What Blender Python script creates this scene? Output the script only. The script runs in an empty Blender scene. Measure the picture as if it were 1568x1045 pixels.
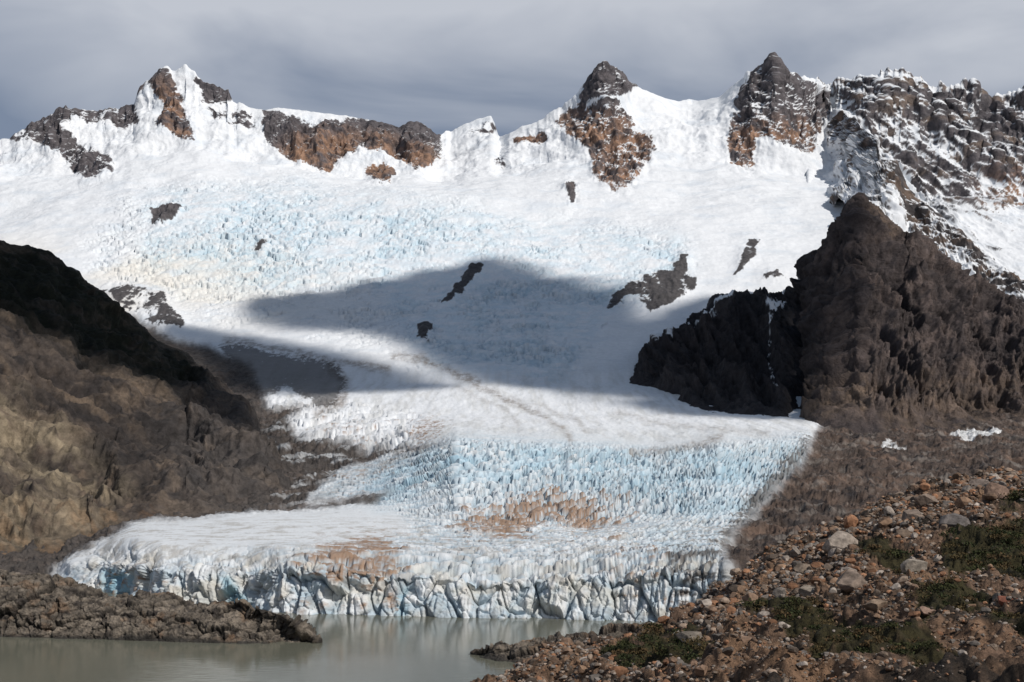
import bpy, math, random, time
import numpy as np
T0=time.time()
F=1940.; CX=784.; HY=700.; CZ=80.
f32=np.float32
rng=np.random.RandomState(11)
random.seed(5)
# ------------------------------------------------------------------ noise
_p=rng.permutation(256); PERM=np.concatenate([_p,_p]).astype(np.int32)
_g=rng.normal(size=(256,3)); G3=(_g/np.linalg.norm(_g,axis=1)[:,None]).astype(f32)
R1=rng.rand(256).astype(f32); R2=rng.rand(256).astype(f32); R3=rng.rand(256).astype(f32)
def pn3(x,y,z):
    x=np.asarray(x,f32);y=np.asarray(y,f32);z=np.asarray(z,f32)
    fx=np.floor(x);fy=np.floor(y);fz=np.floor(z)
    xi=fx.astype(np.int32);yi=fy.astype(np.int32);zi=fz.astype(np.int32)
    x=x-fx;y=y-fy;z=z-fz
    u=x*x*x*(x*(x*6-15)+10);v=y*y*y*(y*(y*6-15)+10);w=z*z*z*(z*(z*6-15)+10)
    def g(i,j,k):
        h=PERM[(PERM[(PERM[(xi+i)&255]+yi+j)&255]+zi+k)&255]
        gg=G3[h]
        return gg[...,0]*(x-i)+gg[...,1]*(y-j)+gg[...,2]*(z-k)
    a=g(0,0,0);b=g(1,0,0);c=a+u*(b-a)
    a=g(0,1,0);b=g(1,1,0);d=a+u*(b-a)
    e=c+v*(d-c)
    a=g(0,0,1);b=g(1,0,1);c=a+u*(b-a)
    a=g(0,1,1);b=g(1,1,1);d=a+u*(b-a)
    h=c+v*(d-c)
    return e+w*(h-e)
def fbm(x,y,z,o=4,gain=.5,seed=0):
    s=0;a=1.;t=0
    for i in range(o):
        k=2.03**i
        s=s+a*pn3(x*k+seed+i*17.3,y*k+i*9.1,z*k+seed*1.7+i*5.7);t+=a*a;a*=gain
    return s*(1.35/math.sqrt(t))
def ridged(x,y,z,o=4,gain=.5,seed=0):
    s=0;a=1.;t=0
    for i in range(o):
        k=2.03**i
        s=s+a*(1-3.1*np.abs(pn3(x*k+seed+i*7.3,y*k+i*9.1,z*k+seed*1.7+i*5.7)));t+=a;a*=gain
    return s/t
def worley(x,y,seed=0):
    x=np.asarray(x,f32);y=np.asarray(y,f32)
    fx=np.floor(x);fy=np.floor(y);xi=fx.astype(np.int32);yi=fy.astype(np.int32)
    x=x-fx;y=y-fy
    F1=np.full(x.shape,9.,f32);F2=F1.copy();ID=np.zeros(x.shape,f32);DX=ID.copy()
    for i in(-1,0,1):
        for j in(-1,0,1):
            h=PERM[(PERM[(xi+i+seed)&255]+yi+j)&255]
            dx=i+R1[h]-x;dy=j+R2[h]-y
            d=np.sqrt(dx*dx+dy*dy)
            m=d<F1
            F2=np.where(m,F1,np.minimum(F2,d))
            ID=np.where(m,R3[h],ID);DX=np.where(m,dy,DX);F1=np.where(m,d,F1)
    return F1,F2,ID,DX
def ss(a,b,x):
    t=np.clip((x-a)/(b-a),0,1);return t*t*(3-2*t)
def cmix(c,col,t): return c+(np.array(col,f32)-c)*t[...,None]
# ------------------------------------------------------------------ surface material maps
OX,OY,W,H=250,60,2100,1220
def blur(a,r):
    if r<1: return a
    for ax in (0,1):
        for _ in range(2):
            p=np.pad(a,[(r+1,r) if k==ax else (0,0) for k in (0,1)],mode='edge')
            c=np.cumsum(p,axis=ax,dtype=np.float64)
            n=a.shape[ax]
            if ax==0: a=(c[2*r+1:2*r+1+n]-c[:n])/(2*r+1)
            else: a=(c[:,2*r+1:2*r+1+n]-c[:,:n])/(2*r+1)
    return a.astype(f32)
def rast(poly,x,y):
    inside=np.zeros(x.shape,bool);n=len(poly)
    for i in range(n):
        x1,y1=poly[i];x2,y2=poly[(i+1)%n]
        if y1==y2: continue
        c=((y1>y)!=(y2>y))&(x<(x2-x1)*(y-y1)/(y2-y1)+x1)
        inside^=c
    return inside
class Mask:
    def __init__(s,base=0.): s.a=np.full((H,W),base,f32)
    def poly(s,p,v=1.):
        xs=[q[0] for q in p];ys=[q[1] for q in p]
        x0=int(max(0,min(xs)+OX-1));x1=int(min(W,max(xs)+OX+2));y0=int(max(0,min(ys)+OY-1));y1=int(min(H,max(ys)+OY+2))
        yy,xx=np.mgrid[y0:y1,x0:x1]
        m=rast(p,xx-OX+.5,yy-OY+.5)
        s.a[y0:y1,x0:x1][m]=v;return s
    def line(s,p,w,v=1.):
        for (x1,y1),(x2,y2) in zip(p[:-1],p[1:]):
            dx,dy=x2-x1,y2-y1;l=math.hypot(dx,dy);nx,ny=-dy/l*w/2,dx/l*w/2
            s.poly([(x1+nx,y1+ny),(x2+nx,y2+ny),(x2-nx,y2-ny),(x1-nx,y1-ny)],v)
        return s
    def blur(s,r): s.a=blur(s.a,r);return s
    def __call__(s,px,py):
        x=np.clip(px+OX,0,W-2);y=np.clip(py+OY,0,H-2)
        xi=x.astype(int);yi=y.astype(int);u=x-xi;v=y-yi
        a=s.a
        return ((a[yi,xi]*(1-u)+a[yi,xi+1]*u)*(1-v)+(a[yi+1,xi]*(1-u)+a[yi+1,xi+1]*u)*v).astype(f32)
# ------------------------------------------------------------------ sheets
def K(px,k):
    if callable(k): return k(px)
    if isinstance(k,(int,float)): return np.full(px.shape,float(k))
    if isinstance(k,np.ndarray): return k
    xs,ys=zip(*k);return np.interp(px,xs,ys)
def Dwater(py): return CZ*F/(py-HY)
def loft(px,lines,rows,smooth=4):
    Ds=[];Zs=[]
    for kind,val,D in lines:
        D=K(px,D);v=K(px,val)
        Z=v if kind=='z' else CZ+(HY-v)/F*D
        Ds.append(D);Zs.append(Z)
    DD=[];ZZ=[]
    for i in range(len(lines)-1):
        t=np.linspace(0,1,rows[i],endpoint=(i==len(lines)-2))[:,None]
        DD.append(Ds[i]*(1-t)+Ds[i+1]*t);ZZ.append(Zs[i]*(1-t)+Zs[i+1]*t)
    D=np.concatenate(DD);Z=np.concatenate(ZZ)
    if smooth:
        def sm(a):
            for _ in range(2):
                p=np.pad(a,[(smooth,smooth),(0,0)],mode='reflect',reflect_type='odd')
                c=np.cumsum(np.vstack([np.zeros((1,a.shape[1])),p]),axis=0)
                a=(c[2*smooth+1:]-c[:-2*smooth-1])/(2*smooth+1)
            return a
        D=sm(D);Z=sm(Z)
    X=(px[None,:]-CX)/F*D
    PX=np.broadcast_to(px[None,:],D.shape).astype(f32)
    PY=(HY-(Z-CZ)*F/D).astype(f32)
    return np.stack([X,D,Z],-1),PX,PY
def normals(P):
    a=np.gradient(P,axis=1);b=np.gradient(P,axis=0)
    n=np.cross(a,b);n/=np.linalg.norm(n,axis=-1,keepdims=True)+1e-9
    return n
def raw_obj(name,V,Fc,C,mat,smooth=False,A=None):
    me=bpy.data.meshes.new(name)
    k=Fc.shape[1];n=len(Fc)
    me.vertices.add(len(V));me.vertices.foreach_set('co',V.reshape(-1).astype(f32))
    me.loops.add(n*k);me.loops.foreach_set('vertex_index',Fc.reshape(-1).astype(np.int32))
    me.polygons.add(n);me.polygons.foreach_set('loop_start',np.arange(0,n*k,k,dtype=np.int32))
    me.polygons.foreach_set('use_smooth',np.full(n,smooth))
    me.update(calc_edges=True)
    ca=me.color_attributes.new('Col','FLOAT_COLOR','POINT')
    c4=np.ones((len(V),4),f32);c4[:,:3]=np.clip(C,0,1)
    if A is not None: c4[:,3]=np.clip(A,0,1)
    ca.data.foreach_set('color',c4.reshape(-1))
    ob=bpy.data.objects.new(name,me);bpy.context.collection.objects.link(ob)
    me.materials.append(mat);return ob
def grid_obj(name,P,C,mat,A=None):
    h,w=P.shape[:2]
    idx=np.arange(h*w,dtype=np.int32).reshape(h,w)
    q=np.stack([idx[:-1,:-1],idx[:-1,1:],idx[1:,1:],idx[1:,:-1]],-1).reshape(-1,4)
    return raw_obj(name,P.reshape(-1,3),q,C.reshape(-1,3),mat,True,None if A is None else A.reshape(-1))
# ------------------------------------------------------------------ materials
def surf_mat(name,scale,bump,dist,rough=.9,var=.35,scale2=None,spec=.2):
    m=bpy.data.materials.new(name);m.use_nodes=True;nt=m.node_tree;N=nt.nodes;L=nt.links
    b=N['Principled BSDF'];b.inputs['Roughness'].default_value=rough
    b.inputs['Specular IOR Level'].default_value=spec
    at=N.new('ShaderNodeVertexColor');at.layer_name='Col'
    tc=N.new('ShaderNodeTexCoord')
    n1=N.new('ShaderNodeTexNoise');n1.inputs['Scale'].default_value=scale;n1.inputs['Detail'].default_value=8;n1.inputs['Roughness'].default_value=.7
    L.new(tc.outputs['Object'],n1.inputs['Vector'])
    mr=N.new('ShaderNodeMapRange');mr.inputs[1].default_value=.32;mr.inputs[2].default_value=.68
    mr.inputs[3].default_value=-var;mr.inputs[4].default_value=var*.8
    L.new(n1.outputs['Fac'],mr.inputs[0])
    ma=N.new('ShaderNodeMath');ma.operation='MULTIPLY_ADD';L.new(mr.outputs[0],ma.inputs[0]);L.new(at.outputs['Alpha'],ma.inputs[1]);ma.inputs[2].default_value=1.
    mu=N.new('ShaderNodeVectorMath');mu.operation='SCALE'
    L.new(at.outputs['Color'],mu.inputs[0]);L.new(ma.outputs[0],mu.inputs['Scale'])
    L.new(mu.outputs[0],b.inputs['Base Color'])
    n2=N.new('ShaderNodeTexNoise');n2.inputs['Scale'].default_value=scale2 or scale*1.7;n2.inputs['Detail'].default_value=7;n2.inputs['Roughness'].default_value=.65
    L.new(tc.outputs['Object'],n2.inputs['Vector'])
    bs=N.new('ShaderNodeMath');bs.operation='MULTIPLY_ADD';L.new(at.outputs['Alpha'],bs.inputs[0]);bs.inputs[1].default_value=bump*.75;bs.inputs[2].default_value=bump*.25
    bp=N.new('ShaderNodeBump');bp.inputs['Distance'].default_value=dist
    L.new(bs.outputs[0],bp.inputs['Strength'])
    L.new(n2.outputs['Fac'],bp.inputs['Height']);L.new(bp.outputs['Normal'],b.inputs['Normal'])
    return m
M_ice=surf_mat('glacier_snow_ice',.12,1.,3.,.75,.5,.15)
M_mtn=surf_mat('snowy_mountain_rock',.06,1.,12.,.9,.5,.05)
M_hill=surf_mat('hillside_scree',.12,.9,3.5,.95,.5,.14)
M_rockm=surf_mat('dark_mountain_rock',.06,1.,10.,.95,.5,.1)
M_shore=surf_mat('shore_bedrock',.35,1.,1.8,.9,.5,.5)
M_fg=surf_mat('moraine_gravel',3.,1.,.3,.95,.7,4.)
M_boul=surf_mat('boulder_stone',2.5,.7,.08,.9,.5,5.)
# ================================================================== MAIN SHEET
px=np.arange(-200,1770,1.3)
SKY0=[(-200,235),(-60,222),(0,212),(15,210),(45,186),(75,172),(100,160),(118,166),(150,168),(175,166),(205,158),(215,130),(230,118),(245,110),(256,104),(268,106),(285,96),(298,108),(312,122),(330,128),(350,135),(357,155),(380,163),(405,168),(425,163),(470,168),(560,180),(575,185),(610,195),(625,186),(637,184),(650,190),(672,205),(690,200),(705,192),(722,186),(737,180),(752,177),(764,208),(775,205),(800,192),(830,182),(860,160),(880,143),(905,114),(918,96),(928,92),(942,101),(960,117),(985,135),(1010,145),(1040,152),(1055,149),(1070,152),(1100,146),(1125,124),(1150,106),(1170,95),(1186,78),(1198,98),(1215,112),(1245,118),(1265,125),(1290,118),(1320,113),(1350,104),(1380,101),(1410,115),(1430,125),(1460,125),(1488,124),(1500,138),(1520,148),(1540,141),(1568,130),(1620,120),(1770,150)]
_k=np.arange(-200,1771,1.)
_b=np.interp(_k,*zip(*SKY0))
_am=np.interp(_k,[-200,0,215,360,400,560,680,700,770,900,940,1000,1110,1150,1230,1270,1770],[4,3,4,3,1,1,3,2,1,4,5,1,.5,4,4,6,6])
_n=fbm(_k/30,_k*0+3.1,_k*0,4,.6,5)
SKYA=(_k,_b-_am*2.0*(np.abs(_n)*1.6-.25)*np.where(_am>2,1,.6))
SKY=lambda p:np.interp(p,SKYA[0],SKYA[1])
DB=[(-200,760),(100,757),(160,757),(250,690),(380,672),(430,647),(650,633),(900,621),(1010,609),(1110,600),(1770,600)]
K2p=[(-200,880),(60,882),(160,862),(250,872),(380,875),(480,868),(600,876),(700,882),(850,886),(950,876),(1110,870),(1770,900)]
K2D=lambda p:K(p,DB)+np.interp(p,[-200,90,160,1110,1160],[70,60,10,10,60])
K3p=[(-200,862),(100,856),(160,844),(400,842),(700,850),(900,850),(1110,842),(1770,850)]
K3D=lambda p:np.maximum(760,K2D(p)+35)
K4p=[(-200,835),(100,830),(200,806),(350,797),(560,795),(700,812),(900,822),(1110,800),(1250,780),(1770,790)]
K4D=[(-200,960),(560,940),(700,890),(1100,890),(1770,1000)]
K5p=[(-200,740),(300,735),(500,725),(600,712),(700,690),(850,695),(1000,706),(1100,696),(1240,678),(1770,690)]
K5D=[(-200,1350),(560,1250),(700,1120),(1100,1120),(1300,1350),(1770,1400)]
K9p=[(-200,370),(0,345),(200,310),(600,300),(900,312),(1300,310),(1770,350)]
K10p=[(-200,290),(0,262),(120,262),(200,240),(300,232),(400,250),(560,272),(700,275),(850,255),(1000,240),(1100,250),(1300,275),(1400,300),(1770,330)]
SKYD=[(-200,3750),(100,3720),(180,3800),(285,3760),(400,3700),(650,3720),(690,4100),(765,4100),(780,3850),(860,3820),(925,3740),(1060,4050),(1187,3760),(1260,4000),(1380,3900),(1770,3950)]
lines=[('z',-12,lambda p:K(p,DB)-2),('z',-.3,DB),('p',K2p,K2D),('p',K3p,K3D),('p',K4p,K4D),('p',K5p,K5D),
 ('p',642,1650),('p',592,2020),('p',452,2520),('p',K9p,3050),('p',K10p,3480),('p',SKY,SKYD),
 ('z',lambda p:CZ+(HY-K(p,SKY))/F*K(p,SKYD)-260,lambda p:K(p,SKYD)+300),('z',-20,8000)]
rows=[4,64,44,54,100,64,46,130,130,80,150,14,6]
P,PX,PY=loft(px,lines,rows,2)
X,Y,Z=[P[...,i].astype(f32) for i in range(3)]
Nn=normals(P).astype(f32)
print('grid',P.shape,time.time()-T0)
ROCK=Mask()
for p,v in [
 ([(-200,225),(0,212),(45,182),(75,168),(100,150),(150,158),(200,154),(217,187),(190,202),(165,192),(120,190),(98,196),(112,212),(140,235),(178,248),(176,268),(132,280),(118,262),(92,235),(50,217),(0,214),(-200,260)],.66),
 ([(203,155),(214,120),(245,100),(262,112),(280,160),(302,220),(270,212),(240,190),(246,150),(230,125)],.66),
 ([(300,118),(330,118),(352,126),(358,158),(335,150),(312,160)],.62),
 ([(402,172),(412,166),(480,190),(560,178),(575,178),(610,186),(650,181),(674,198),(678,240),(640,268),(600,240),(560,232),(520,240),(505,262),(450,246),(405,215)],.69),
 ([(562,258),(590,256),(610,275),(570,282)],.66),([(696,206),(745,182),(764,200),(735,212)],.5),
 ([(898,115),(920,80),(987,130),(960,142),(940,150),(905,152),(880,168),(885,150)],.64),
 ([(845,192),(870,160),(900,170),(950,185),(1002,215),(1002,235),(965,290),(935,297),(905,262),(903,228),(880,215),(860,195)],.60),
 ([(778,212),(832,198),(836,214),(790,222)],.68),([(750,245),(772,240),(765,262)],.6),([(866,275),(880,275),(882,308),(874,318),(866,298)],.9),
 ([(1187,70),(1215,102),(1240,130),(1275,160),(1262,190),(1245,242),(1205,228),(1165,212),(1152,232),(1168,262),(1118,256),(1112,215),(1128,170),(1138,130),(1160,98)],.57),
 ([(228,318),(255,308),(280,320),(262,340),(235,346)],.9),([(392,378),(405,369),(411,375),(398,393)],.9),
 ([(672,472),(688,450),(705,432),(718,408),(742,402),(735,420),(715,445),(690,468)],.95),([(640,500),(655,493),(664,500),(655,521),(640,520)],.95),
 ([(926,475),(940,450),(975,430),(1010,415),(1030,418),(1045,392),(1057,392),(1050,420),(1070,430),(1060,450),(1030,470),(1000,482),(975,462),(955,458),(940,475)],.8),
 ([(1118,432),(1135,400),(1140,375),(1165,364),(1160,385),(1145,410),(1128,428)],.8),([(1165,425),(1190,415),(1205,428),(1170,434)],.75),
 ([(150,442),(200,438),(250,446),(262,470),(290,505),(240,508),(200,480)],.7)]: ROCK.poly(p,v)
ROCK.poly([(1240,108),(1265,114),(1350,86),(1380,84),(1430,110),(1490,108),(1520,134),(1600,100),(1800,130),(1800,420),(1560,440),(1440,350),(1380,265),(1330,200),(1285,170),(1262,160)],.40)
ROCK.poly([(1370,228),(1500,262),(1500,288),(1380,250)],.56);ROCK.poly([(1500,140),(1540,150),(1568,200),(1560,240),(1510,210)],.55)
ROCK.poly([(300,160),(350,162),(400,180),(390,200),(340,190)],.42);ROCK.poly([(885,168),(940,152),(985,195),(900,170)],.46)
ROCKB=Mask();ROCKB.a=blur(ROCK.a,9)
ROCK.blur(2)
ORG=Mask()
for p in [[(840,180),(900,165),(1005,200),(1010,300),(900,300),(840,230)],[(430,225),(520,200),(700,240),(660,290),(430,275)],[(225,130),(270,130),(310,225),(240,210)],
 [(1110,195),(1250,180),(1270,260),(1110,270)],[(1500,270),(1770,230),(1770,400),(1510,350)],[(770,195),(840,190),(840,225),(770,225)]]: ORG.poly(p,1.)
ORG.blur(12)
RNG=Mask().poly([(1255,60),(1850,60),(1850,460),(1560,440),(1330,240),(1262,190)],1.).blur(10)
ICE=Mask()
ICE.poly([(-260,-60),(1850,-60),(1850,560),(1500,600),(1300,640),(1245,662),(1246,684),(1225,718),(1180,765),(1145,812),(1108,850),(1116,900),(1116,1100),(75,1100),(80,880),(150,846),(205,812),(350,797),(480,790),(575,778),(610,762),(560,765),(470,782),(490,750),(530,725),(600,700),(640,690),(600,686),(520,694),(455,672),(440,650),(470,632),(410,630),(400,600),(380,560),(330,535),(250,515),(100,420),(-260,360)],1.)
for p in [[(448,668),(560,690),(700,690),(640,700),(560,706),(470,700)]]: ICE.poly(p,0.)
ICEB=Mask();ICEB.a=blur(ICE.a,8);ICE.blur(4)
CR=Mask()
CR.poly([(220,270),(420,275),(600,300),(760,330),(1050,365),(1060,420),(930,480),(880,610),(650,560),(420,500),(160,450),(120,380)],1.)
CR.blur(22)
CR2=Mask();CR2.poly([(560,700),(700,685),(860,692),(1000,704),(1100,694),(1245,676),(1230,715),(1150,810),(1110,860),(1120,1000),(100,1000),(60,880),(560,850),(640,830),(600,790),(470,775),(500,700)],1.);CR2.blur(8)
BENCH=Mask();BENCH.poly([(400,600),(640,640),(640,700),(430,690)],1.).blur(10)
BL=Mask();BL.poly([(230,285),(480,290),(620,310),(760,330),(1050,365),(1060,430),(930,480),(860,600),(660,560),(560,430),(400,440),(220,400)],.72)
BL.poly([(640,700),(700,686),(860,692),(1000,704),(1245,690),(1220,730),(1140,800),(1060,800),(960,770),(880,750),(700,750),(600,780),(580,800),(560,750)],1.);BL.poly([(1000,820),(1110,850),(1110,880),(1000,870)],.6)
BL.blur(14)
BB=Mask().poly([(155,870),(200,878),(196,915),(158,905)]).poly([(335,885),(352,885),(388,935),(350,935)]).poly([(610,895),(625,895),(620,944),(605,944)],.6).blur(4)
DIRT=Mask()
for p,v in [([(680,806),(760,792),(800,768),(850,758),(920,778),(965,800),(930,815),(905,835),(850,815),(780,832),(700,820)],1.),
 ([(430,872),(500,848),(590,832),(610,860),(640,880),(540,888),(450,884)],.85),([(620,690),(625,662),(650,648),(685,650),(690,680),(650,695)],.65),
 ([(470,892),(560,888),(560,944),(420,944),(400,930)],.35),([(900,850),(1110,850),(1110,950),(990,950),(950,900)],.3),([(560,905),(625,900),(620,944),(560,944)],.5),
 ([(160,868),(260,876),(260,925),(160,915)],.5),([(540,700),(640,705),(600,760),(500,770)],.3),([(440,650),(530,640),(600,665),(560,690),(460,672)],.35),
 ([(640,828),(760,830),(900,845),(880,856),(700,850)],.45),([(580,826),(700,830),(700,838),(580,838)],.5),([(900,770),(960,760),(1000,800),(960,830)],.4)]: DIRT.poly(p,v)
DIRT.blur(12)
LN=Mask()
for p,w in [([(640,545),(700,580),(760,612),(830,645),(868,670),(875,690)],7),([(700,600),(780,640),(800,670)],3),([(740,605),(820,628),(880,652),(900,672)],3),
 ([(960,705),(1030,702),(1080,690),(1110,678)],8),([(600,545),(660,560),(740,590)],9),([(500,560),(530,590),(525,620),(480,650)],16),([(345,520),(440,540),(520,560),(600,570)],10),
 ([(940,640),(1000,655),(1080,668),(1180,672)],3),([(400,640),(470,632),(530,620)],5),([(480,775),(560,740),(620,710),(660,700)],4),([(500,750),(560,725),(640,704)],3)]: LN.line(p,w,1.)
LN.blur(3)
DM=Mask().poly([(330,520),(430,545),(515,560),(535,600),(500,640),(440,600),(400,620),(370,580)],.8).blur(8)
EDGE=Mask().line([(1246,680),(1225,718),(1180,765),(1145,812),(1108,855)],34,1.).poly([(1010,845),(1110,850),(1120,950),(1050,950)],.6).blur(14)
wx=fbm(PX/22,PY/22,PX*0,4,.6);wy=fbm(PX/22,PY/22,PX*0+9.5,4,.6)
qx=PX+7*wx;qy=PY+6*wy
rM=ROCK(qx,qy);rB=ROCKB(PX,PY);ice=ICE(qx,qy);iceB=ICEB(PX,PY)
print('masks',time.time()-T0)
far=ss(1900,2300,Y)
rng_m=RNG(PX,PY)
XS=X+rng_m*.55*Z      # ribs of the right-hand range lean along its fall line
rg=ridged(XS/130,Y/300,Z/360,6,.55,3)
rg2=ridged(XS/36+.5*rg,Y/80,Z/90,5,.62,33)
big=ridged(XS/190,Y/400,Z/500,3,.5,91)
streak=fbm(XS/26,Y/90,Z/80,5,.6,8)
strata=fbm(X/300,Y/300,(Z+.12*X)/11,4,.6,18)
wob=fbm(X/260,Y/260,Z/260,4,.5,1)
rockin=np.clip(rM*5,0,1)
sky_row=SKY(px)[None,:]
crest=1-.8*ss(sky_row+26,sky_row,PY)
hi=ss(2600,3500,Y)
disp=far*(wob*16*ss(2500,3500,Y)+wob*5)*crest
disp+=rB*((85+10*rng_m)*(rg-.5)+(36-20*rng_m)*(rg2-.5)+5*strata*(1-rng_m))*hi*crest+rB*(1-hi)*far*(12*(rg-.4)+12*(rg2-.4)+7)
disp+=rng_m*hi*crest*60*(big-.5)
disp+=ss(3300,3600,Y)*(1-rB)*(18*fbm(X/110,Y/110,Z/110,5,.55,4)+16*(ridged(X/140,Y/260,Z/300,4,.5,44)-.5))*crest
disp+=far*(1-ss(3300,3600,Y))*(1-rB)*3*fbm(X/50,Y/30,Z/50,4,.6,45)
crk=np.zeros_like(X)
cr=CR(PX,PY)*(1-rM)*ss(1950,2150,Y)
wxx=fbm(X/60,Y/60,Z*0,3,.5,2)
a1,a2,aid,ady=worley((X+24*wxx)/46,(Y+50*wxx)/22,3)
b1,b2,bid,bdy=worley((X+10*wxx)/19,(Y-18*wxx)/10,9)
c1=1-ss(0,.3,a2-a1);c2=1-ss(0,.35,b2-b1)
crn=ss(-.3,.3,fbm(X/170,Y/120,Z*0,5,.6,12))
ser=(aid-.5)*4-c1*3.4+ady*6+((bid-.5)*1.8-c2*1.4+bdy*2.2)+2.2*fbm(X/9,Y/7,Z*0,3,.6,3)
disp+=cr*(.25+.75*crn)*ser
crk=np.maximum(crk,cr*crn*np.maximum(c1*.7,c2*.5))
near=1-ss(1250,1500,Y)
c2m=CR2(PX,PY)*ice*near
ang=np.interp(px,[300,700,1000,1250],[-.15,.0,.4,.8])[None,:].astype(f32)
xr=X*np.cos(ang)+Y*np.sin(ang);yr=-X*np.sin(ang)+Y*np.cos(ang)
wn=fbm(X/30,Y/30,Z*0,4,.55,6)
d1,d2,did,ddy=worley((xr+12*wn)/38,(yr+12*wn)/9.,21)
e1,e2,eid,edy=worley((X+5*wn)/11,(Y+6*wn)/6,33)
k1=1-ss(0,.3,d2-d1);k2=1-ss(0,.35,e2-e1)
fall=ss(860,960,Y)*(1-ss(1150,1260,Y))
patchy=ss(-.5,.4,fbm(X/80,Y/60,Z*0,4,.6,62))
amp=(.35+.65*fall*ss(560,680,PX))*(.45+.7*patchy)
lowser=(did-.5)*3.4-k1*3+ddy*5+((eid-.5)*1.8-k2*1.2+edy*1.7)+1.3*fbm(X/5,Y/4,Z*0,4,.65,13)
disp+=c2m*amp*lowser*ss(0,8,Z)
crk=np.maximum(crk,c2m*np.maximum(k1*.9,k2*.6)*(.35+.65*fall)*(.4+.6*patchy))
front=(1-ss(16,60,Y-K(PX,DB)))*ice*ss(110,160,PX)
face=(1-ss(6,16,Y-K(PX,DB)))
g1,g2,gid,gdy=worley((X+6*wn)/14+Z/50,(Y+4*wn)/16+Z/120,41)
h1,h2,hid,hdy=worley((X+3*wn)/5+Z/22,(Y+4*wn)/9+Z/14,55)
m1=1-ss(0,.16,g2-g1);m2=1-ss(0,.2,h2-h1)
cl=((gid-.5)*9-m1*4+(hid-.5)*2.4-m2*1.2+fbm(X/5,Y/5,Z/6,5,.65,3)*1.2)
disp+=front*cl*(.5+.5*face)
crk=np.maximum(crk*(1-front),front*np.maximum(m1*.8,m2*.4))
bench=(ss(1150,1300,Y)*(1-ss(1950,2200,Y)))*ice
bl_=BENCH(PX,PY)
disp+=bench*(1.8*fbm(X/25,Y/60,Z*0,4,.55,2)+.7*fbm(X/5,Y/8,Z*0,3,.6,12))
disp+=bl_*((aid-.5)*7+(bid-.5)*4-c2*2)
disp+=iceB*(1-far)*7*ss(2,10,Z)*(1-front)
gr=(1-iceB)*(1-far)
rgn=ridged(X/60,Y/90,Z/50,6,.64,6)
disp+=gr*(15*(rgn-.4)+2.6*fbm(X/7,Y/7,Z/7,4,.65,1))
P2=P+Nn*disp[...,None]
nz=normals(P2)[...,2].astype(f32)
steep=1-np.abs(nz)
rock=ss(.45,.55,rM*1.02+rockin*(.34*streak*(1-.45*rng_m)+.75*(steep-.33)*(1-.3*rng_m)+.18*(rg-.45)+.12*(rg2-.5)*(1-rng_m)+.10*strata+rng_m*.30*(big-.42)-.03))
# ---- colours
C=np.zeros(P.shape,f32);C[:]=(.77,.785,.81)
warm=ss(.0,.5,fbm(X/500,Y/400,Z*0,3,.5,30)+.25)*ss(700,100,PX)*ss(340,420,PY)*far
C=cmix(C,(.78,.71,.60),warm*.7)
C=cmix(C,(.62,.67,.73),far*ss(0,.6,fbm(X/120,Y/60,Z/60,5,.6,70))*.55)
bl=BL(PX,PY)
lowm=near*ice
C=cmix(C,(.70,.72,.74),lowm)
bn=ss(-.5,.5,fbm(X/40,Y/30,Z/40,5,.65,15))
C=cmix(C,(.43,.62,.74),bl*bn*(.50+.27*lowm))
C=cmix(C,(.58,.58,.57),bench*.65*ss(-.2,.5,fbm(X/14,Y/120,Z*0,4,.6,19)))
C=cmix(C,(.22,.41,.53),np.clip(crk*(.25+.5*bl),0,.75))
C=cmix(C,(.12,.13,.14),np.clip(crk-.3,0,1)*.55*near)  # crack depths painted darker, standing in for shade
C=cmix(C,(.31,.42,.50),c2m*ss(.6,-2.5,lowser)*.65)  # blue shade of the low hollows put into the ice colour
C=cmix(C,(.40,.44,.47),lowm*fall*ss(800,1150,PX)*.5*ss(-.2,.5,fbm(xr/50,yr/8,Z*0,5,.65,80)))
ftd=near*(1-ss(820,960,Y))
C=cmix(C,(.36,.33,.29),ftd*.62*(1-.4*face)*ss(-.1,.5,fbm(X/16,Y/10,Z/7,6,.7,5)))
C=cmix(C,(.62,.56,.46),front*.5*ss(-.2,.4,fbm(X/25,Y/25,Z/14,3,.6,8)))
C=cmix(C,(.18,.17,.16),front*.5*ss(.25,.55,fbm(X/9,Y/9,Z/16,6,.65,48)))
C=cmix(C,(.24,.44,.54),BB(qx,qy)*.8)
dt=DIRT(qx,qy);dn=fbm(X/10,Y/14,Z/5,6,.7,13);dst=fbm((X+Y*.3)/45,(Y-.2*X)/7,Z/4,5,.68,53)
C=cmix(C,(.29,.175,.105),ss(.32,.80,dt+(.35*dn+.6*dst)*(dt>.02)-.35*(crk>.4)+.06*lowser*(dt>.02))*.9)
ln=LN(qx,qy);C=cmix(C,(.27,.235,.21),np.clip(ln*(.65+.9*dn),0,.85))
C=cmix(C,(.07,.06,.055),ss(.35,.6,DM(qx,qy)+.35*dn)*.8)
C=cmix(C,(.11,.098,.09),ss(.35,.7,EDGE(qx,qy)+.7*dst)*lowm*.88)
A=np.full(X.shape,.12,f32)
gc=np.zeros(P.shape,f32);gc[:]=(.085,.063,.052)
gn=fbm(X/60,Y/60,Z/60,6,.65,22)
gc=cmix(gc,(.155,.104,.078),ss(-.2,.6,gn));gc=cmix(gc,(.028,.025,.026),ss(.0,.6,fbm(X/18,Y/18,Z/18,5,.7,23))*.9)
left=ss(720,640,PX)
gc=cmix(gc,(.085,.076,.070),left*.7)
gc=cmix(gc,(.50,.51,.52),left*ss(.15,.4,fbm((X+.4*Y)/70,Y/26,Z/12,6,.66,31)+.3*(rgn-.5))*ss(640,660,PY)*ss(800,770,PY)*ss(380,440,PX)*.75)
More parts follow.
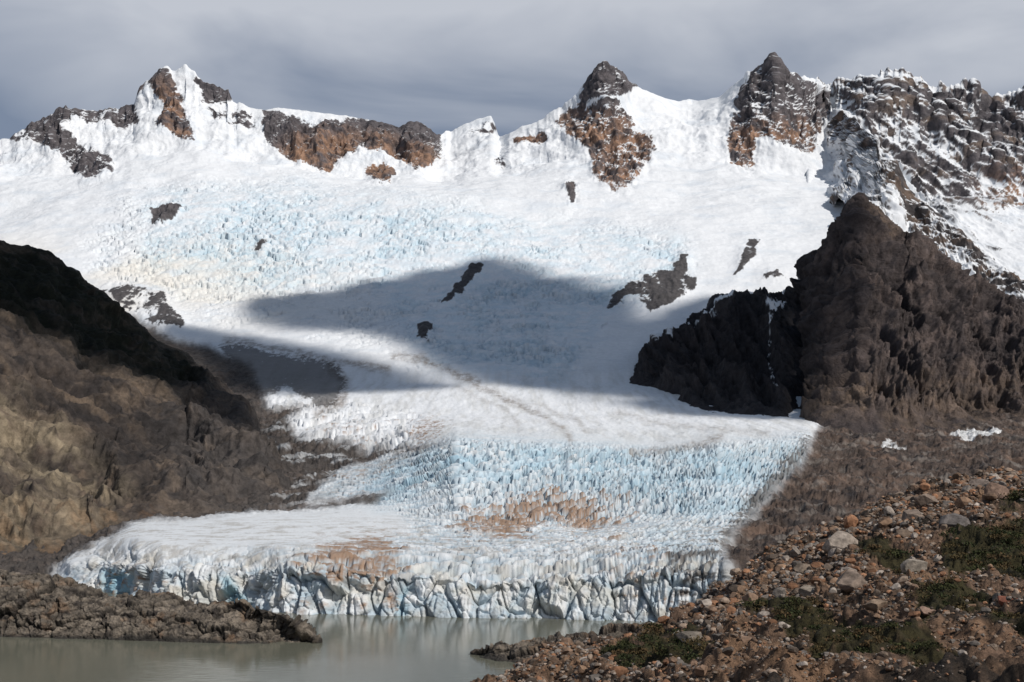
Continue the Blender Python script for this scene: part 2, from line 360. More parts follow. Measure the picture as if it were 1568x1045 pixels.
gc=cmix(gc,(.20,.175,.155),(1-left)*ss(.1,.5,fbm(X/40,Y/20,Z/14,6,.72,36))*.7)
snowp=Mask().poly([(1450,672),(1480,662),(1530,662),(1525,672),(1470,680)]).poly([(1335,688),(1360,680),(1395,690)],1.).poly([(415,690),(423,690),(424,712),(418,712)]).blur(2)(qx,qy)
gc=cmix(gc,(.70,.70,.70),ss(.5,.85,snowp+.7*dn*(snowp>.02)))
C=C*ice[...,None]+gc*(1-ice[...,None]);A=A*ice+(1-ice)
rc=np.zeros(P.shape,f32);rc[:]=(.125,.112,.118)  # far rock kept lighter and bluer, distance haze put into the colour
org=ORG(PX,PY)
rc=cmix(rc,(.33,.20,.135),org*ss(-.5,.25,fbm(X/90,Y/90,Z/40,5,.65,25)+.3*strata))
rc=cmix(rc,(.22,.165,.13),rng_m*ss(0,.5,fbm(X/150,Y/150,Z/50,5,.65,27))*.8)
rc=cmix(rc,(.045,.042,.048),ss(-.1,.5,fbm(X/30,Y/30,Z/50,5,.7,26)+.3*strata)*.8)
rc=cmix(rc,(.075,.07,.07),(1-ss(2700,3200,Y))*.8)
C=C*(1-rock[...,None])+rc*rock[...,None];A=A*(1-rock)+rock*.8
print('colour',time.time()-T0)
split=sum(rows[:9])
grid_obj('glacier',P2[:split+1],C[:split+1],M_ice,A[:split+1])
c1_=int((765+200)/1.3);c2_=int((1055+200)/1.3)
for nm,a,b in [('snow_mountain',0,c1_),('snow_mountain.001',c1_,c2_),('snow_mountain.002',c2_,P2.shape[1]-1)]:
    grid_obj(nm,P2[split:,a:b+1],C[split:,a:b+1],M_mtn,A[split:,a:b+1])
def sheet(name,px,lines,rows,dispf,colf,mat,smooth=4):
    P,PX,PY=loft(px,lines,rows,smooth);Nn=normals(P)
    X,Y,Z=[P[...,i].astype(f32) for i in range(3)]
    d,aux=dispf(X,Y,Z,PX,PY)
    P2=P+Nn*d[...,None];st=1-np.abs(normals(P2)[...,2]).astype(f32)
    C,A=colf(X,Y,Z,PX,PY,aux,st)
    grid_obj(name,P2,C,mat,A);return P2,PX,PY
# ================================================================== ridge descending right
top=[(1235,240),(1258,195),(1275,178),(1290,168),(1302,182),(1310,180),(1330,202),(1342,208),(1350,225),(1370,244),(1385,280),(1400,296),(1450,338),(1500,380),(1568,428),(1770,520)]
tz=lambda p:K(p,top)
mD=lambda py:np.interp(py,[125,272,310,452,592],[3950,3480,3050,2520,2020])
def rdD(off,fix):
    def f(p):
        t=ss(1250,1400,p);return (mD(tz(p)+off)+110*ss(1330,1235,p)-25)*(1-t)+np.minimum(fix,mD(tz(p)+off)-60)*t
    return f
def dR(X,Y,Z,PX,PY):
    q=X+.5*Z
    r=ridged(q/100,Y/200,Z/300,6,.58,13);r2=ridged(q/30,Y/60,Z/80,4,.55,14)
    return (55*(r-.45)+16*(r2-.5))*ss(0,60,PX-1235)*(.3+.7*ss(0,25,PY-tz(PX))),(r,r2)
def cR(X,Y,Z,PX,PY,a,st):
    r,r2=a;q=X+.5*Z
    C=np.zeros(X.shape+(3,),f32);C[:]=(.085,.075,.075)
    C=cmix(C,(.20,.14,.105),ss(-.1,.4,fbm(X/60,Y/60,Z/40,5,.65,4))*.7)
    sn=ss(.0,.14,.45*fbm(q/36,Y/90,Z/110,4,.58,3)+.7*(.44-st)-.30*(r-.45)+.40*ss(15,80,PY-tz(PX))+.5*ss(1290,1250,PX))
    return cmix(C,(.77,.785,.81),sn),1-.85*sn
sheet('rocky_ridge',np.arange(1235,1770,1.25),[('p',lambda p:tz(p)+140,rdD(140,2600)),('p',lambda p:tz(p)+75,rdD(75,2800)),('p',top,rdD(0,3050)),('z',lambda p:CZ+(HY-tz(p))/F*rdD(0,3050)(p)-200,lambda p:rdD(0,3050)(p)+250)],[70,110,110,12],dR,cR,M_mtn,3)
# ================================================================== dark rock mountain (right)
RT=[(945,590),(960,572),(985,542),(1010,512),(1055,480),(1100,456),(1150,446),(1200,442),(1228,425),(1242,402),(1252,370),(1270,352),(1290,322),(1318,295),(1345,318),(1380,350),(1410,362),(1440,388),(1480,420),(1520,445),(1568,465),(1770,560)]
RB=[(945,594),(1000,606),(1050,637),(1100,648),(1190,657),(1240,668),(1300,668),(1400,664),(1500,655),(1568,650),(1770,650)]
RTD=[(945,2080),(1150,2450),(1318,2380),(1568,2300),(1770,2200)]
RBD=lambda p:np.interp(np.interp(p,*zip(*RB)),[592,642,686],[2020,1650,1300])
def rmid(t): return lambda p:K(p,RB)*(1-t)+K(p,RT)*t
def dM(X,Y,Z,PX,PY):
    h=ss(0,60,K(PX,RB)-PY)*ss(0,35,PX-945)*(.35+.65*ss(0,30,PY-K(PX,RT)))
    sh=X-.25*(Z-300)*ss(1318,1450,PX)+.2*Z*ss(1318,1250,PX)
    r=ridged(sh/95,Y/300,Z/420,6,.56,2);r2=ridged(sh/22,Y/80,Z/110,4,.56,5)
    cut=-45*np.exp(-((PX-1222+ (PY-560)*.08)/14)**2)*ss(440,500,PY)
    return h*(80*(r-.45)+20*(r2-.45)+cut)+2.2*fbm(X/12,Y/12,Z/12,4,.6),(r,r2)
SN=Mask();SN.poly([(1075,480),(1150,436),(1235,421),(1225,440),(1180,455),(1130,462),(1040,520),(985,552),(1000,530)],.68)
SN.poly([(1175,488),(1210,470),(1205,490),(1185,500)],.9).line([(1182,500),(1178,560),(1190,600)],4,.7).poly([(1030,625),(1060,632),(1050,640)],.6)
SN.line([(1570,462),(1480,418),(1410,360)],6,.6);SN.blur(2)
TAN=Mask().poly([(1235,600),(1300,585),(1345,600),(1330,640),(1230,650)],.8).poly([(1350,600),(1770,560),(1770,660),(1350,665)],.45).poly([(1325,310),(1345,320),(1372,385),(1350,380)],.8).blur(8)
def cM(X,Y,Z,PX,PY,a,st):
    r,r2=a
    C=np.zeros(X.shape+(3,),f32);C[:]=(.074,.060,.058)
    C=cmix(C,(.135,.104,.094),ss(-.2,.5,fbm(X/60,Y/60,Z/120,6,.65,7)))
    C=cmix(C,(.028,.025,.027),ss(.5,.2,r)*.8);C=cmix(C,(.03,.027,.03),ss(.5,.15,r2)*.7)  # gullies darkened, their shade put into the rock colour
    C=cmix(C,(.035,.035,.04),ss(1275,1225,PX)*.75)  # left face darkened as the shaded side, in the colour itself
    C=cmix(C,(.23,.165,.12),np.clip(TAN(PX,PY)*(.6+1.2*fbm(X/20,Y/20,Z/70,5,.65,8)),0,1))
    wn=6*fbm(PX/10,PY/10,PX*0,4,.6)
    sn=ss(.38,.5,SN(PX+wn,PY+wn)+(.4*fbm(X/16,Y/30,Z/20,5,.65,9)+.5*(.4-st))*(SN(PX,PY)>.02))
    return cmix(C,(.77,.78,.8),sn),1-.85*sn
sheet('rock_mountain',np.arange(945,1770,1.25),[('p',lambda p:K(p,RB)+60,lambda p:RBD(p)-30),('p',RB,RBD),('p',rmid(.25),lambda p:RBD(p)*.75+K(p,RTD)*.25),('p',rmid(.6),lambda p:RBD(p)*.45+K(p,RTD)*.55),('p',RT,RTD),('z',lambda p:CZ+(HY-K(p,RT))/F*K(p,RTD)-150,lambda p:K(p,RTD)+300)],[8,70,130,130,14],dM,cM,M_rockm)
# ================================================================== left hillside
LT=[(-200,325),(-60,352),(0,368),(60,385),(112,408),(160,450),(200,486),(235,516),(285,545),(330,575),(368,612),(398,655),(425,700),(460,748),(505,787)]
LB=[(-200,905),(0,866),(60,852),(140,834),(185,808),(300,797),(400,794),(505,790)]
def lmid(t): return lambda p:K(p,LB)*(1-t)+K(p,LT)*t
LTD=[(-200,1450),(0,1550),(285,1750),(400,1500),(505,1010)];LBD=[(-200,850),(0,858),(60,875),(185,930),(400,960),(505,985)]
def dL(X,Y,Z,PX,PY):
    h=ss(0,50,K(PX,LB)-PY)*ss(505,420,PX)*(.35+.65*ss(0,30,PY-K(PX,LT)))
    s=Z+.42*X+10*fbm(X/120,Y/120,Z/120,3)
    r=ridged(s/48,X/260,Y/260,5,.52,7);r2=ridged(s/13,X/80,Y/80,4,.56,3);r3=ridged((X+.3*Z)/40,Y/120,Z/60,4,.52,17)
    return h*(34*(r-.45)+9*(r2-.45)+14*(r3-.45)+8*fbm(X/40,Y/40,Z/40,4,.55,66))+1.2*fbm(X/7,Y/7,Z/7,4,.6),(r,r2)
GRN=Mask().poly([(-260,360),(60,385),(120,415),(210,500),(250,530),(330,600),(250,600),(180,560),(100,525),(0,490),(-260,480)]).blur(14)
TN=Mask().poly([(-260,600),(20,610),(70,660),(120,700),(200,760),(180,800),(100,835),(-260,880)],1.).blur(16)
def cL(X,Y,Z,PX,PY,a,st):
    r,r2=a
    s=Z+.42*X+10*fbm(X/120,Y/120,Z/120,3)
    n=fbm(X/60,Y/60,Z/60,6,.6,7);n2=fbm(s/10,X/55,Y/55,5,.62,2)
    C=np.zeros(X.shape+(3,),f32);C[:]=(.070,.056,.048)
    C=cmix(C,(.13,.098,.074),ss(-.1,.5,n));C=cmix(C,(.028,.025,.025),ss(-.1,.45,n2)*.9)
    C=cmix(C,(.025,.022,.022),ss(.5,.2,r2)*.75);C=cmix(C,(.03,.026,.025),ss(.4,.15,r)*.6)  # gully hollows darkened in the colour to stand in for shade
    C=cmix(C,(.28,.225,.155),np.clip(TN(PX,PY)*(.40+1.1*n2+.5*n),0,.85))
    C=cmix(C,(.17,.125,.09),ss(.15,.6,-n2)*ss(520,600,PY)*.7)
    C=cmix(C,(.085,.076,.072),ss(200,330,PX)*ss(560,640,PY)*.5)
    C=cmix(C,(.014,.016,.011),np.clip(GRN(PX,PY)*(1.0+.9*n2),0,1))
    C=cmix(C,(.20,.12,.07),ss(760,800,PY)*ss(0,.4,n2)*.5)
    sn=ss(.45,.6,.6*fbm(X/30,Y/40,Z/10,4,.6,9)+.5*ss(14,2,PY-K(PX,LT)))*ss(140,100,PX)*ss(26,6,PY-K(PX,LT))
    return cmix(C,(.8,.8,.8),sn),1-.8*sn
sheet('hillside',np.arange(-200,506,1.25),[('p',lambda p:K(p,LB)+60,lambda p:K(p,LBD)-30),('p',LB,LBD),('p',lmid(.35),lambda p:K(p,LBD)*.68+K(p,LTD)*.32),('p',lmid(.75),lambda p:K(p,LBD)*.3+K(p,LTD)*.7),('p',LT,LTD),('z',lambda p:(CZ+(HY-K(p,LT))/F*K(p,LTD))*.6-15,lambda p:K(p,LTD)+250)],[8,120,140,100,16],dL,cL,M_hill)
# ================================================================== shore outcrops
def dO(X,Y,Z,PX,PY):
    w=fbm(X/9,Y/9,Z/9,4,.6)
    a,b,i,dy=worley((X+6*w)/20+Z*.04,(Y+Z*1.0+6*w)/15,5);c,d,j,_=worley((X+2*w)/6,(Z*1.0+Y+2*w)/6,15)
    cr=1-ss(0,.13,b-a);cr2=1-ss(0,.16,d-c)
    return ss(-2,3,Z)*((i-.5)*5-cr*2.2+(j-.5)*1.6-cr2*.8+1.6*fbm(X/5,Y/5,Z/5,5,.68)),np.maximum(cr,cr2*.7)
def cO(X,Y,Z,PX,PY,cr,st):
    C=np.zeros(X.shape+(3,),f32);C[:]=(.155,.130,.105)
    n=fbm(X/20,Y/20,Z/12,5,.6,4);C=cmix(C,(.24,.20,.16),ss(-.1,.4,n));C=cmix(C,(.065,.055,.048),ss(.0,.5,fbm(X/6,Y/6,Z/4,5,.65,8)))
    C=cmix(C,(.24,.145,.085),ss(.15,.5,fbm(X/14,Y/14,Z/14,4,.6,18))*.5)
    C=cmix(C,(.03,.027,.025),np.clip(cr*.85,0,1));C=cmix(C,(.05,.045,.04),ss(2.,.4,Z))
    return C,None
OT=[(-200,850),(0,866),(60,874),(90,876),(130,890),(170,902),(240,906),(300,920),(340,916),(400,930),(440,944),(475,970),(492,986)]
OB=[(-200,972),(0,976),(200,981),(350,986),(492,987)]
sheet('rock_outcrop',np.arange(-200,493,1.),[('z',-4,lambda p:Dwater(K(p,OB))-4),('z',0,lambda p:Dwater(K(p,OB))),('p',lambda p:K(p,OT)*.6+K(p,OB)*.4,lambda p:Dwater(K(p,OB))+14),('p',OT,lambda p:Dwater(K(p,OB))+36*np.clip((492-p)/200,.1,1)),('z',-4,lambda p:Dwater(K(p,OB))+95*np.clip((492-p)/200,.15,1))],[5,80,60,16],dO,cO,M_shore,3)
OT2=[(718,1001),(740,993),(770,983),(800,976),(850,966),(900,962),(960,955),(1020,950),(1200,940)]
OB2=[(718,1003),(760,1013),(820,1019),(900,1030),(1200,1045)]
sheet('rock_outcrop.001',np.arange(718,1200,1.),[('z',-4,lambda p:Dwater(K(p,OB2))-4),('z',0,lambda p:Dwater(K(p,OB2))),('p',lambda p:K(p,OT2)*.5+K(p,OB2)*.5,lambda p:Dwater(K(p,OB2))+10),('p',OT2,lambda p:Dwater(K(p,OB2))+np.clip((p-715)/4,2,35)),('z',-4,lambda p:Dwater(K(p,OB2))+np.clip((p-715)/3,4,60))],[5,50,50,14],dO,cO,M_shore,3)
# ================================================================== foreground moraine slope
FT=[(-500,1500),(500,1250),(700,1085),(790,1050),(830,1017),(880,1003),(950,988),(1010,968),(1050,940),(1110,905),(1160,873),(1200,842),(1260,822),(1300,797),(1360,768),(1420,744),(1500,734),(1568,724),(1800,690)]
FTD=[(-500,14),(500,40),(700,70),(1010,120),(1260,130),(1568,165),(1800,170)]
F1p=lambda p:np.maximum(1110,K(p,FT)+70)
F1D=[(-500,8),(700,42),(1000,30),(1568,22),(1800,20)]
def dF(X,Y,Z,PX,PY):
    r=ridged(X/12,Y/20,Z/14,6,.62,7)
    return (2.6*(r-.4)+.8*fbm(X/2.5,Y/2.5,Z/2.5,4,.68,3))*ss(5,30,Y),r
GR=Mask().poly([(1440,845),(1480,825),(1568,815),(1700,820),(1700,905),(1568,905),(1500,890),(1450,890)]).poly([(1300,845),(1350,835),(1420,870),(1400,890),(1320,870)],.8).poly([(985,990),(1100,975),(1090,1005),(990,1010)],.9).poly([(925,1015),(1000,1000),(1110,1020),(1110,1060),(920,1060)],1.).poly([(1190,965),(1260,955),(1350,985),(1340,1015),(1220,1005)],1.).poly([(1400,940),(1480,920),(1530,950),(1420,985)],.8).poly([(1250,1020),(1400,1005),(1500,1030),(1500,1060),(1250,1060)],.7).poly([(1500,965),(1640,960),(1640,1010),(1520,1000)],.7).poly([(1130,930),(1200,915),(1210,940),(1150,955)],.7).poly([(1500,770),(1640,760),(1640,800),(1540,800)],.6).blur(9)
def cF(X,Y,Z,PX,PY,r,st):
    C=np.zeros(X.shape+(3,),f32);C[:]=(.17,.108,.074)
    C=cmix(C,(.28,.17,.105),ss(-.2,.4,fbm(X/10,Y/10,Z/10,5,.65,2)));C=cmix(C,(.045,.034,.026),ss(-.05,.4,fbm(X/3,Y/4,Z/3,6,.7,12)))
    n=7*fbm(PX/12,PY/8,PX*0,5,.6)
    return cmix(C,(.045,.038,.017),ss(.3,.6,GR(PX+n,PY+n)+.5*fbm(X/1.5,Y/2,Z/1.5,4,.65,4))),None
FG,FPX,FPY=sheet('moraine_slope',np.arange(-500,1800,1.8),[('p',1700,3.2),('p',F1p,F1D),('p',lambda p:(F1p(p)+K(p,FT))/2,lambda p:np.sqrt(K(p,F1D)*K(p,FTD))),('p',FT,FTD),('z',lambda p:CZ+(HY-K(p,FT))/F*K(p,FTD)-8,lambda p:K(p,FTD)+18),('z',-6,lambda p:K(p,FTD)+360)],[30,150,170,14,20],dF,cF,M_fg,5)
fgpy=(HY-(FG[...,2]-CZ)*F/FG[...,1]);fgpx=CX+FG[...,0]/FG[...,1]*F
nvis=350
def locate(x,y):
    d=(fgpx[:nvis]-x)**2+(fgpy[:nvis]-y)**2
    i=np.argmin(d);return FG[:nvis].reshape(-1,3)[i]
import bmesh
def ico(sub):
    bm=bmesh.new();bmesh.ops.create_icosphere(bm,subdivisions=sub,radius=1.)
    V=np.array([v.co[:] for v in bm.verts]);Fc=np.array([[v.index for v in f.verts] for f in bm.faces]);bm.free();return V,Fc
I1,IF1=ico(1);I2,IF2=ico(2);I4,IF4=ico(4)
def facet(V,r,n=9,dmin=.45,dmax=.85):
    V=V.copy()
    for k in range(n):
        a=r.normal(size=3);a/=np.linalg.norm(a);d=r.uniform(dmin,dmax)
        s=V@a;V-=np.outer(np.maximum(0,s-d),a)
    return V
def rotm(r):
    q=r.normal(size=4);q/=np.linalg.norm(q);w,x,y,z=q
    return np.array([[1-2*(y*y+z*z),2*(x*y-z*w),2*(x*z+y*w)],[2*(x*y+z*w),1-2*(x*x+z*z),2*(y*z-x*w)],[2*(x*z-y*w),2*(y*z+x*w),1-2*(x*x+y*y)]])
var2=[facet(I2,rng,12)@rotm(rng).T for _ in range(60)]
var1=[facet(I1,rng,5,.5,.9)@rotm(rng).T for _ in range(60)]
cols=np.array([(.25,.16,.105),(.20,.13,.09),(.28,.21,.16),(.19,.165,.145),(.34,.29,.25),(.11,.085,.068),(.30,.155,.088)])
def scatter(name,cand,n,amin,amax,pw,mat,vs,IF):
    vs=np.array(vs);idx=rng.randint(0,len(cand),n)
    u=rng.rand(n);sz=amin*(1-u*(1-(amin/amax)**pw))**(-1/pw)
    p0=cand[idx];s=sz*p0[:,1]
    v=vs[rng.randint(0,len(vs),n)]
    th=rng.rand(n)*6.283;c,sn=np.cos(th)[:,None],np.sin(th)[:,None]
    vx=v[...,0]*c-v[...,1]*sn;vy=v[...,0]*sn+v[...,1]*c;vz=v[...,2]*rng.uniform(.55,.95,(n,1))
    V=np.stack([vx,vy,vz],-1)*s[:,None,None]
    off=np.stack([rng.uniform(-.1,.1,n),rng.uniform(-.3,.3,n),s*.15],-1)
    V=V+(p0+off)[:,None,:]
    Fc=(IF[None]+(np.arange(n)*vs.shape[1])[:,None,None]).reshape(-1,3)
    col=cols[rng.randint(0,len(cols),n)]*rng.uniform(.55,1.2,(n,1))
    return raw_obj(name,V.reshape(-1,3),Fc,np.repeat(col,vs.shape[1],0),mat)
vm=(fgpx[:nvis]>760)&(fgpx[:nvis]<1640)&(fgpy[:nvis]<1080)
gm=GR(FPX[:nvis],FPY[:nvis])
clump=fbm(FG[:nvis,:,0]/6,FG[:nvis,:,1]/9,FG[:nvis,:,2]*0,4,.6)
below=fgpy[:nvis]-K(fgpx[:nvis],FT)
keep=vm&((gm<.35)|(rng.rand(*gm.shape)<.05))&((clump>.0)|(below<60)|(rng.rand(*gm.shape)<.3))
cand=FG[:nvis][keep]
scatter('gravel',cand,26000,.0008,.0028,1.5,M_boul,var1,IF1)
scatter('rubble',cand,9000,.0015,.0065,1.9,M_boul,var2,IF2)
cand2=FG[:nvis][keep&(below<110)&(below>2)]
scatter('rubble_stones',cand2,4000,.0015,.009,2.2,M_boul,var2,IF2)
def boulder(x,y,wpx,hpx,col,seed):
    p=locate(x,y+hpx*.45);D=p[1];r=np.random.RandomState(seed)
    V=facet(I4,r,16,.5,.85)
    V=V+.05*fbm(V[:,0]*2,V[:,1]*2,V[:,2]*2,5,.6)[:,None]*V
    V=V/np.abs(V).max(0)
    V=V*np.array([wpx/2,wpx*.45,hpx/2])*D/F
    V=V+p+np.array([0,0,hpx*.36*D/F])
    n=fbm(V[:,0]*2,V[:,1]*2,V[:,2]*2,5,.6)
    C=np.array(col)[None]*.85*(1+.5*n[:,None])
    raw_obj('boulder',V,IF4,C,M_boul)
for i,b in enumerate([(1285,830,58,46,(.36,.30,.25)),(1303,886,56,38,(.26,.20,.16)),(1403,868,46,28,(.32,.27,.22)),(1460,798,54,36,(.16,.14,.13)),(1400,790,36,24,(.26,.2,.16)),(1500,745,36,28,(.25,.2,.17)),(1240,905,34,22,(.3,.25,.2)),(1530,753,44,34,(.24,.16,.12)),(1340,925,40,20,(.3,.22,.16)),(1150,915,30,20,(.3,.2,.14)),(1420,935,30,16,(.3,.2,.15)),(1055,975,44,22,(.2,.17,.14)),(935,1010,50,26,(.13,.115,.10)),(880,1022,60,28,(.12,.10,.09)),(1230,870,30,22,(.22,.17,.13)),(1370,800,28,20,(.3,.22,.17)),(1420,765,40,26,(.25,.19,.15)),(1545,918,34,18,(.30,.12,.08))]):
    boulder(*b,seed=i+3)
def shrubs():
    m=(GR(FPX[:nvis],FPY[:nvis])>.5)&vm
    cand=FG[:nvis][m];Q=[];C=[]
    for k in range(900):
        c=cand[rng.randint(len(cand))];r=rng.uniform(.004,.011)*c[1];n=120
        d=rng.normal(size=(n,3));d/=np.linalg.norm(d,axis=1)[:,None];d*=rng.uniform(.5,1,(n,1))**.5*r*(1+.25*rng.normal(size=(n,1)))
        d[:,2]=np.abs(d[:,2])*.4
        ctr=c+d;s=rng.uniform(.0006,.0016,(n,1))*c[1]
        a=rng.normal(size=(n,3));a/=np.linalg.norm(a,axis=1)[:,None];b=np.cross(a,rng.normal(size=(n,3)));b/=np.linalg.norm(b,axis=1)[:,None]
        q=np.stack([ctr-a*s,ctr+b*s*.5,ctr+a*s,ctr-b*s*.5],1);Q.append(q.reshape(-1,3))
        col=np.array([(.045,.048,.018),(.085,.062,.028),(.035,.042,.016),(.10,.066,.032)][rng.randint(4)])
        C.append(np.repeat(col[None]*rng.uniform(.6,1.3,(n,1)),4,0))
    Q=np.concatenate(Q);raw_obj('shrubs',Q,np.arange(len(Q)).reshape(-1,4),np.concatenate(C),M_boul)
shrubs()
print('fg',time.time()-T0)
# ================================================================== lake
me=bpy.data.meshes.new('lake')
me.from_pydata([(-1500,60,0),(1200,60,0),(1200,800,0),(-1500,800,0)],[],[(0,1,2,3)])
lk=bpy.data.objects.new('lake',me);bpy.context.collection.objects.link(lk)
m=bpy.data.materials.new('silty_water');m.use_nodes=True;nt=m.node_tree;b=nt.nodes['Principled BSDF']
b.inputs['Base Color'].default_value=(.15,.15,.115,1);b.inputs['Roughness'].default_value=.12;b.inputs['IOR'].default_value=1.33
tc=nt.nodes.new('ShaderNodeTexCoord');mp=nt.nodes.new('ShaderNodeMapping');mp.inputs['Scale'].default_value=(.25,.9,1)
n=nt.nodes.new('ShaderNodeTexNoise');n.inputs['Scale'].default_value=.5;n.inputs['Detail'].default_value=5
bp=nt.nodes.new('ShaderNodeBump');bp.inputs['Strength'].default_value=.45;bp.inputs['Distance'].default_value=.15
nt.links.new(tc.outputs['Object'],mp.inputs[0]);nt.links.new(mp.outputs[0],n.inputs['Vector']);nt.links.new(n.outputs['Fac'],bp.inputs['Height']);nt.links.new(bp.outputs['Normal'],b.inputs['Normal'])
me.materials.append(m)
raw_obj('ground',np.array([(-20000,-12000,-13),(20000,-12000,-13),(20000,25000,-13),(-20000,25000,-13)],float),np.array([[0,1,2,3]]),np.array([(.1,.08,.065)]*4),M_hill)
# ================================================================== sun + cloud + sky
el=math.radians(43);az=math.atan2(.74,-.67)
S=np.array([math.sin(az)*math.cos(el),math.cos(az)*math.cos(el),math.sin(el)])
ld=bpy.data.lights.new('sun','SUN');ld.energy=3.55;ld.angle=math.radians(.6);ld.color=(1,.955,.89)
lo=bpy.data.objects.new('sun',ld);bpy.context.collection.objects.link(lo)
from mathutils import Vector
lo.rotation_euler=Vector(S).to_track_quat('Z','Y').to_euler();lo.location=(500,-500,900)
CH=3300.
def gD(py): return np.interp(py,[300,452,592,642,700,800],[3050,2520,2020,1650,1120,900])
def hD(px_,py_):
    t=(np.interp(px_,*zip(*LB))-py_)/(np.interp(px_,*zip(*LB))-np.interp(px_,*zip(*LT))+1e-6);t=min(max(t,0),1)
    return np.interp(px_,*zip(*LBD))*(1-t)+np.interp(px_,*zip(*LTD))*t
def rD(px_,py_):
    t=(np.interp(px_,*zip(*RB))-py_)/(np.interp(px_,*zip(*RB))-np.interp(px_,*zip(*RT))+1e-6);t=min(max(t,0),1)
    return float(RBD(px_))*(1-t)+np.interp(px_,*zip(*RTD))*t
def proj(px_,py_,D):
    p=np.array([(px_-CX)/F*D,D,CZ+(HY-py_)/F*D]);q=p+S*(CH-p[2])/S[2];return (q[0],q[1])
def dens(poly,fn):
    out=[]
    n=len(poly)
    for i in range(n):
        a=poly[i];b=poly[(i+1)%n]
        for t in np.linspace(0,1,5)[:-1]:
            x=a[0]+(b[0]-a[0])*t;y=a[1]+(b[1]-a[1])*t;out.append(proj(x,y,fn(x,y)))
    return out
SP=[dens([(400,486),(440,462),(475,474),(520,456),(560,466),(600,446),(650,445),(690,428),(735,428),(790,408),(830,414),(880,440),(960,432),(980,560),(960,632),(880,612),(800,598),(740,592),(700,572),(650,545),(600,522),(520,508),(440,505)],lambda x,y:gD(y)),
 dens([(270,520),(350,518),(430,538),(520,556),(600,566),(650,580),(700,592),(640,604),(560,606),(520,612),(410,618),(370,600),(300,560)],lambda x,y:gD(y)),
 dens([(-300,330),(0,368),(112,408),(200,486),(285,540),(368,600),(420,670),(400,690),(330,650),(240,600),(150,560),(60,530),(0,505),(-300,470)],hD),
 dens([(945,585),(1010,512),(1100,456),(1228,425),(1262,400),(1262,470),(1240,560),(1215,650),(1190,657),(1100,648),(1050,637)],rD)]
ax=np.array([q for s in SP for q in s]);x0,y0=ax.min(0)-400;x1,y1=ax.max(0)+400
st=18.;gx=np.arange(x0,x1,st);gy=np.arange(y0,y1,st);GX,GY=np.meshgrid(gx,gy)
de=np.zeros(GX.shape,f32)
nz_=fbm(GX/160,GY/160,GX*0,4,.55,2);nz2=fbm(GX/160,GY/160,GX*0+7,4,.55,4)
for s in SP: de[rast(s,GX+45*nz_,GY+45*nz2)]=1
de=blur(de,1)
de=np.clip(de*(1.02+.08*fbm(GX/300,GY/300,GX*0,3)),0,1)
th=np.sqrt(de)*(120+40*fbm(GX/90,GY/90,GX*0+3,4))
h,w=GX.shape;idx=np.arange(h*w).reshape(h,w)
q=np.stack([idx[:-1,:-1],idx[:-1,1:],idx[1:,1:],idx[1:,:-1]],-1).reshape(-1,4)
q=q[de.reshape(-1)[q].max(1)>.01]
V=np.concatenate([np.stack([GX,GY,CH-th*.15],-1).reshape(-1,3),np.stack([GX,GY,CH+2+th],-1).reshape(-1,3)])
Q=np.concatenate([q[:,::-1],q+h*w])
D2=np.tile(de.reshape(-1,1),(2,3))
cm=bpy.data.materials.new('cloud_vapour');cm.use_nodes=True;nt=cm.node_tree;nt.nodes.clear()
o=nt.nodes.new('ShaderNodeOutputMaterial');mx=nt.nodes.new('ShaderNodeMixShader');tr=nt.nodes.new('ShaderNodeBsdfTransparent');df=nt.nodes.new('ShaderNodeBsdfDiffuse');df.inputs[0].default_value=(.8,.8,.82,1)
vc=nt.nodes.new('ShaderNodeVertexColor');vc.layer_name='Col'
nt.links.new(vc.outputs[0],mx.inputs[0]);nt.links.new(tr.outputs[0],mx.inputs[1]);nt.links.new(df.outputs[0],mx.inputs[2]);nt.links.new(mx.outputs[0],o.inputs[0])
raw_obj('cloud',V,Q,D2,cm,True)  # unseen cloud, outlined so that its shadow falls on glacier and slopes
wd=bpy.data.worlds.new('World');bpy.context.scene.world=wd;wd.use_nodes=True;nt=wd.node_tree;N=nt.nodes;L=nt.links;N.clear()
o=N.new('ShaderNodeOutputWorld');sk=N.new('ShaderNodeTexSky');sk.sky_type='NISHITA';sk.sun_disc=False;sk.sun_elevation=el;sk.sun_rotation=az;sk.altitude=600
b1=N.new('ShaderNodeBackground');b1.inputs[1].default_value=.09;L.new(sk.outputs[0],b1.inputs[0])
tc=N.new('ShaderNodeTexCoord');sp=N.new('ShaderNodeSeparateXYZ');L.new(tc.outputs['Generated'],sp.inputs[0])
mp=N.new('ShaderNodeMapping');mp.inputs['Scale'].default_value=(1,1,3.2);mp.inputs['Location'].default_value=(.35,0,.2);L.new(tc.outputs['Generated'],mp.inputs[0])
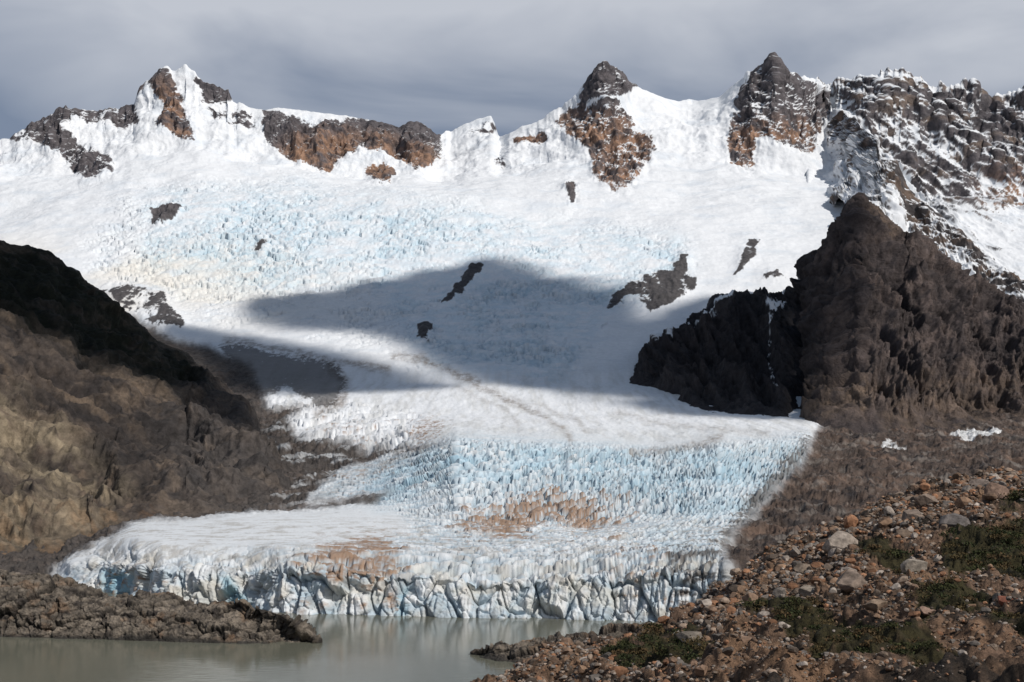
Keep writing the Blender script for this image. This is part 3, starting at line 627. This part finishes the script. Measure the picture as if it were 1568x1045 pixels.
ns=N.new('ShaderNodeTexNoise');ns.inputs['Scale'].default_value=3.2;ns.inputs['Detail'].default_value=5;ns.inputs['Roughness'].default_value=.5;ns.inputs['Distortion'].default_value=.5;L.new(mp.outputs[0],ns.inputs['Vector'])
mr=N.new('ShaderNodeMapRange');mr.inputs[1].default_value=.24;mr.inputs[2].default_value=.36;L.new(sp.outputs[2],mr.inputs[0])
ad=N.new('ShaderNodeMath');ad.operation='MULTIPLY_ADD';L.new(ns.outputs[0],ad.inputs[0]);ad.inputs[1].default_value=2.7
su=N.new('ShaderNodeMath');su.operation='SUBTRACT';L.new(mr.outputs[0],su.inputs[0]);su.inputs[1].default_value=1.2;L.new(su.outputs[0],ad.inputs[2])
cr=N.new('ShaderNodeValToRGB');cr.color_ramp.elements[0].position=.05;cr.color_ramp.elements[0].color=(.20,.245,.335,1);cr.color_ramp.elements[1].position=1.;cr.color_ramp.elements[1].color=(.57,.595,.65,1)
L.new(ad.outputs[0],cr.inputs[0])
# unseen upper sky made darker and bluer to weaken and tint the fill light
dm=N.new('ShaderNodeMapRange');dm.inputs[1].default_value=.40;dm.inputs[2].default_value=.62;L.new(sp.outputs[2],dm.inputs[0])
mc=N.new('ShaderNodeMixRGB');L.new(dm.outputs[0],mc.inputs[0]);L.new(cr.outputs[0],mc.inputs[1]);mc.inputs[2].default_value=(.075,.12,.19,1)
b2=N.new('ShaderNodeBackground');L.new(mc.outputs[0],b2.inputs[0]);b2.inputs[1].default_value=1.
mx=N.new('ShaderNodeMixShader');mx.inputs[0].default_value=.9;L.new(b1.outputs[0],mx.inputs[1]);L.new(b2.outputs[0],mx.inputs[2]);L.new(mx.outputs[0],o.inputs[0])
# ================================================================== camera
cd=bpy.data.cameras.new('camera');co=bpy.data.objects.new('camera',cd);bpy.context.collection.objects.link(co)
cd.sensor_width=36;cd.lens=36*F/1568;cd.clip_end=60000;cd.clip_start=.5
co.location=(0,0,CZ);co.rotation_euler=(math.radians(90),0,0);cd.shift_y=(HY-522.5)/1568
sc=bpy.context.scene;sc.camera=co
sc.view_settings.view_transform='Standard'
try: sc.view_settings.look='None'
except Exception: pass
sc.view_settings.exposure=0
print('done',time.time()-T0)
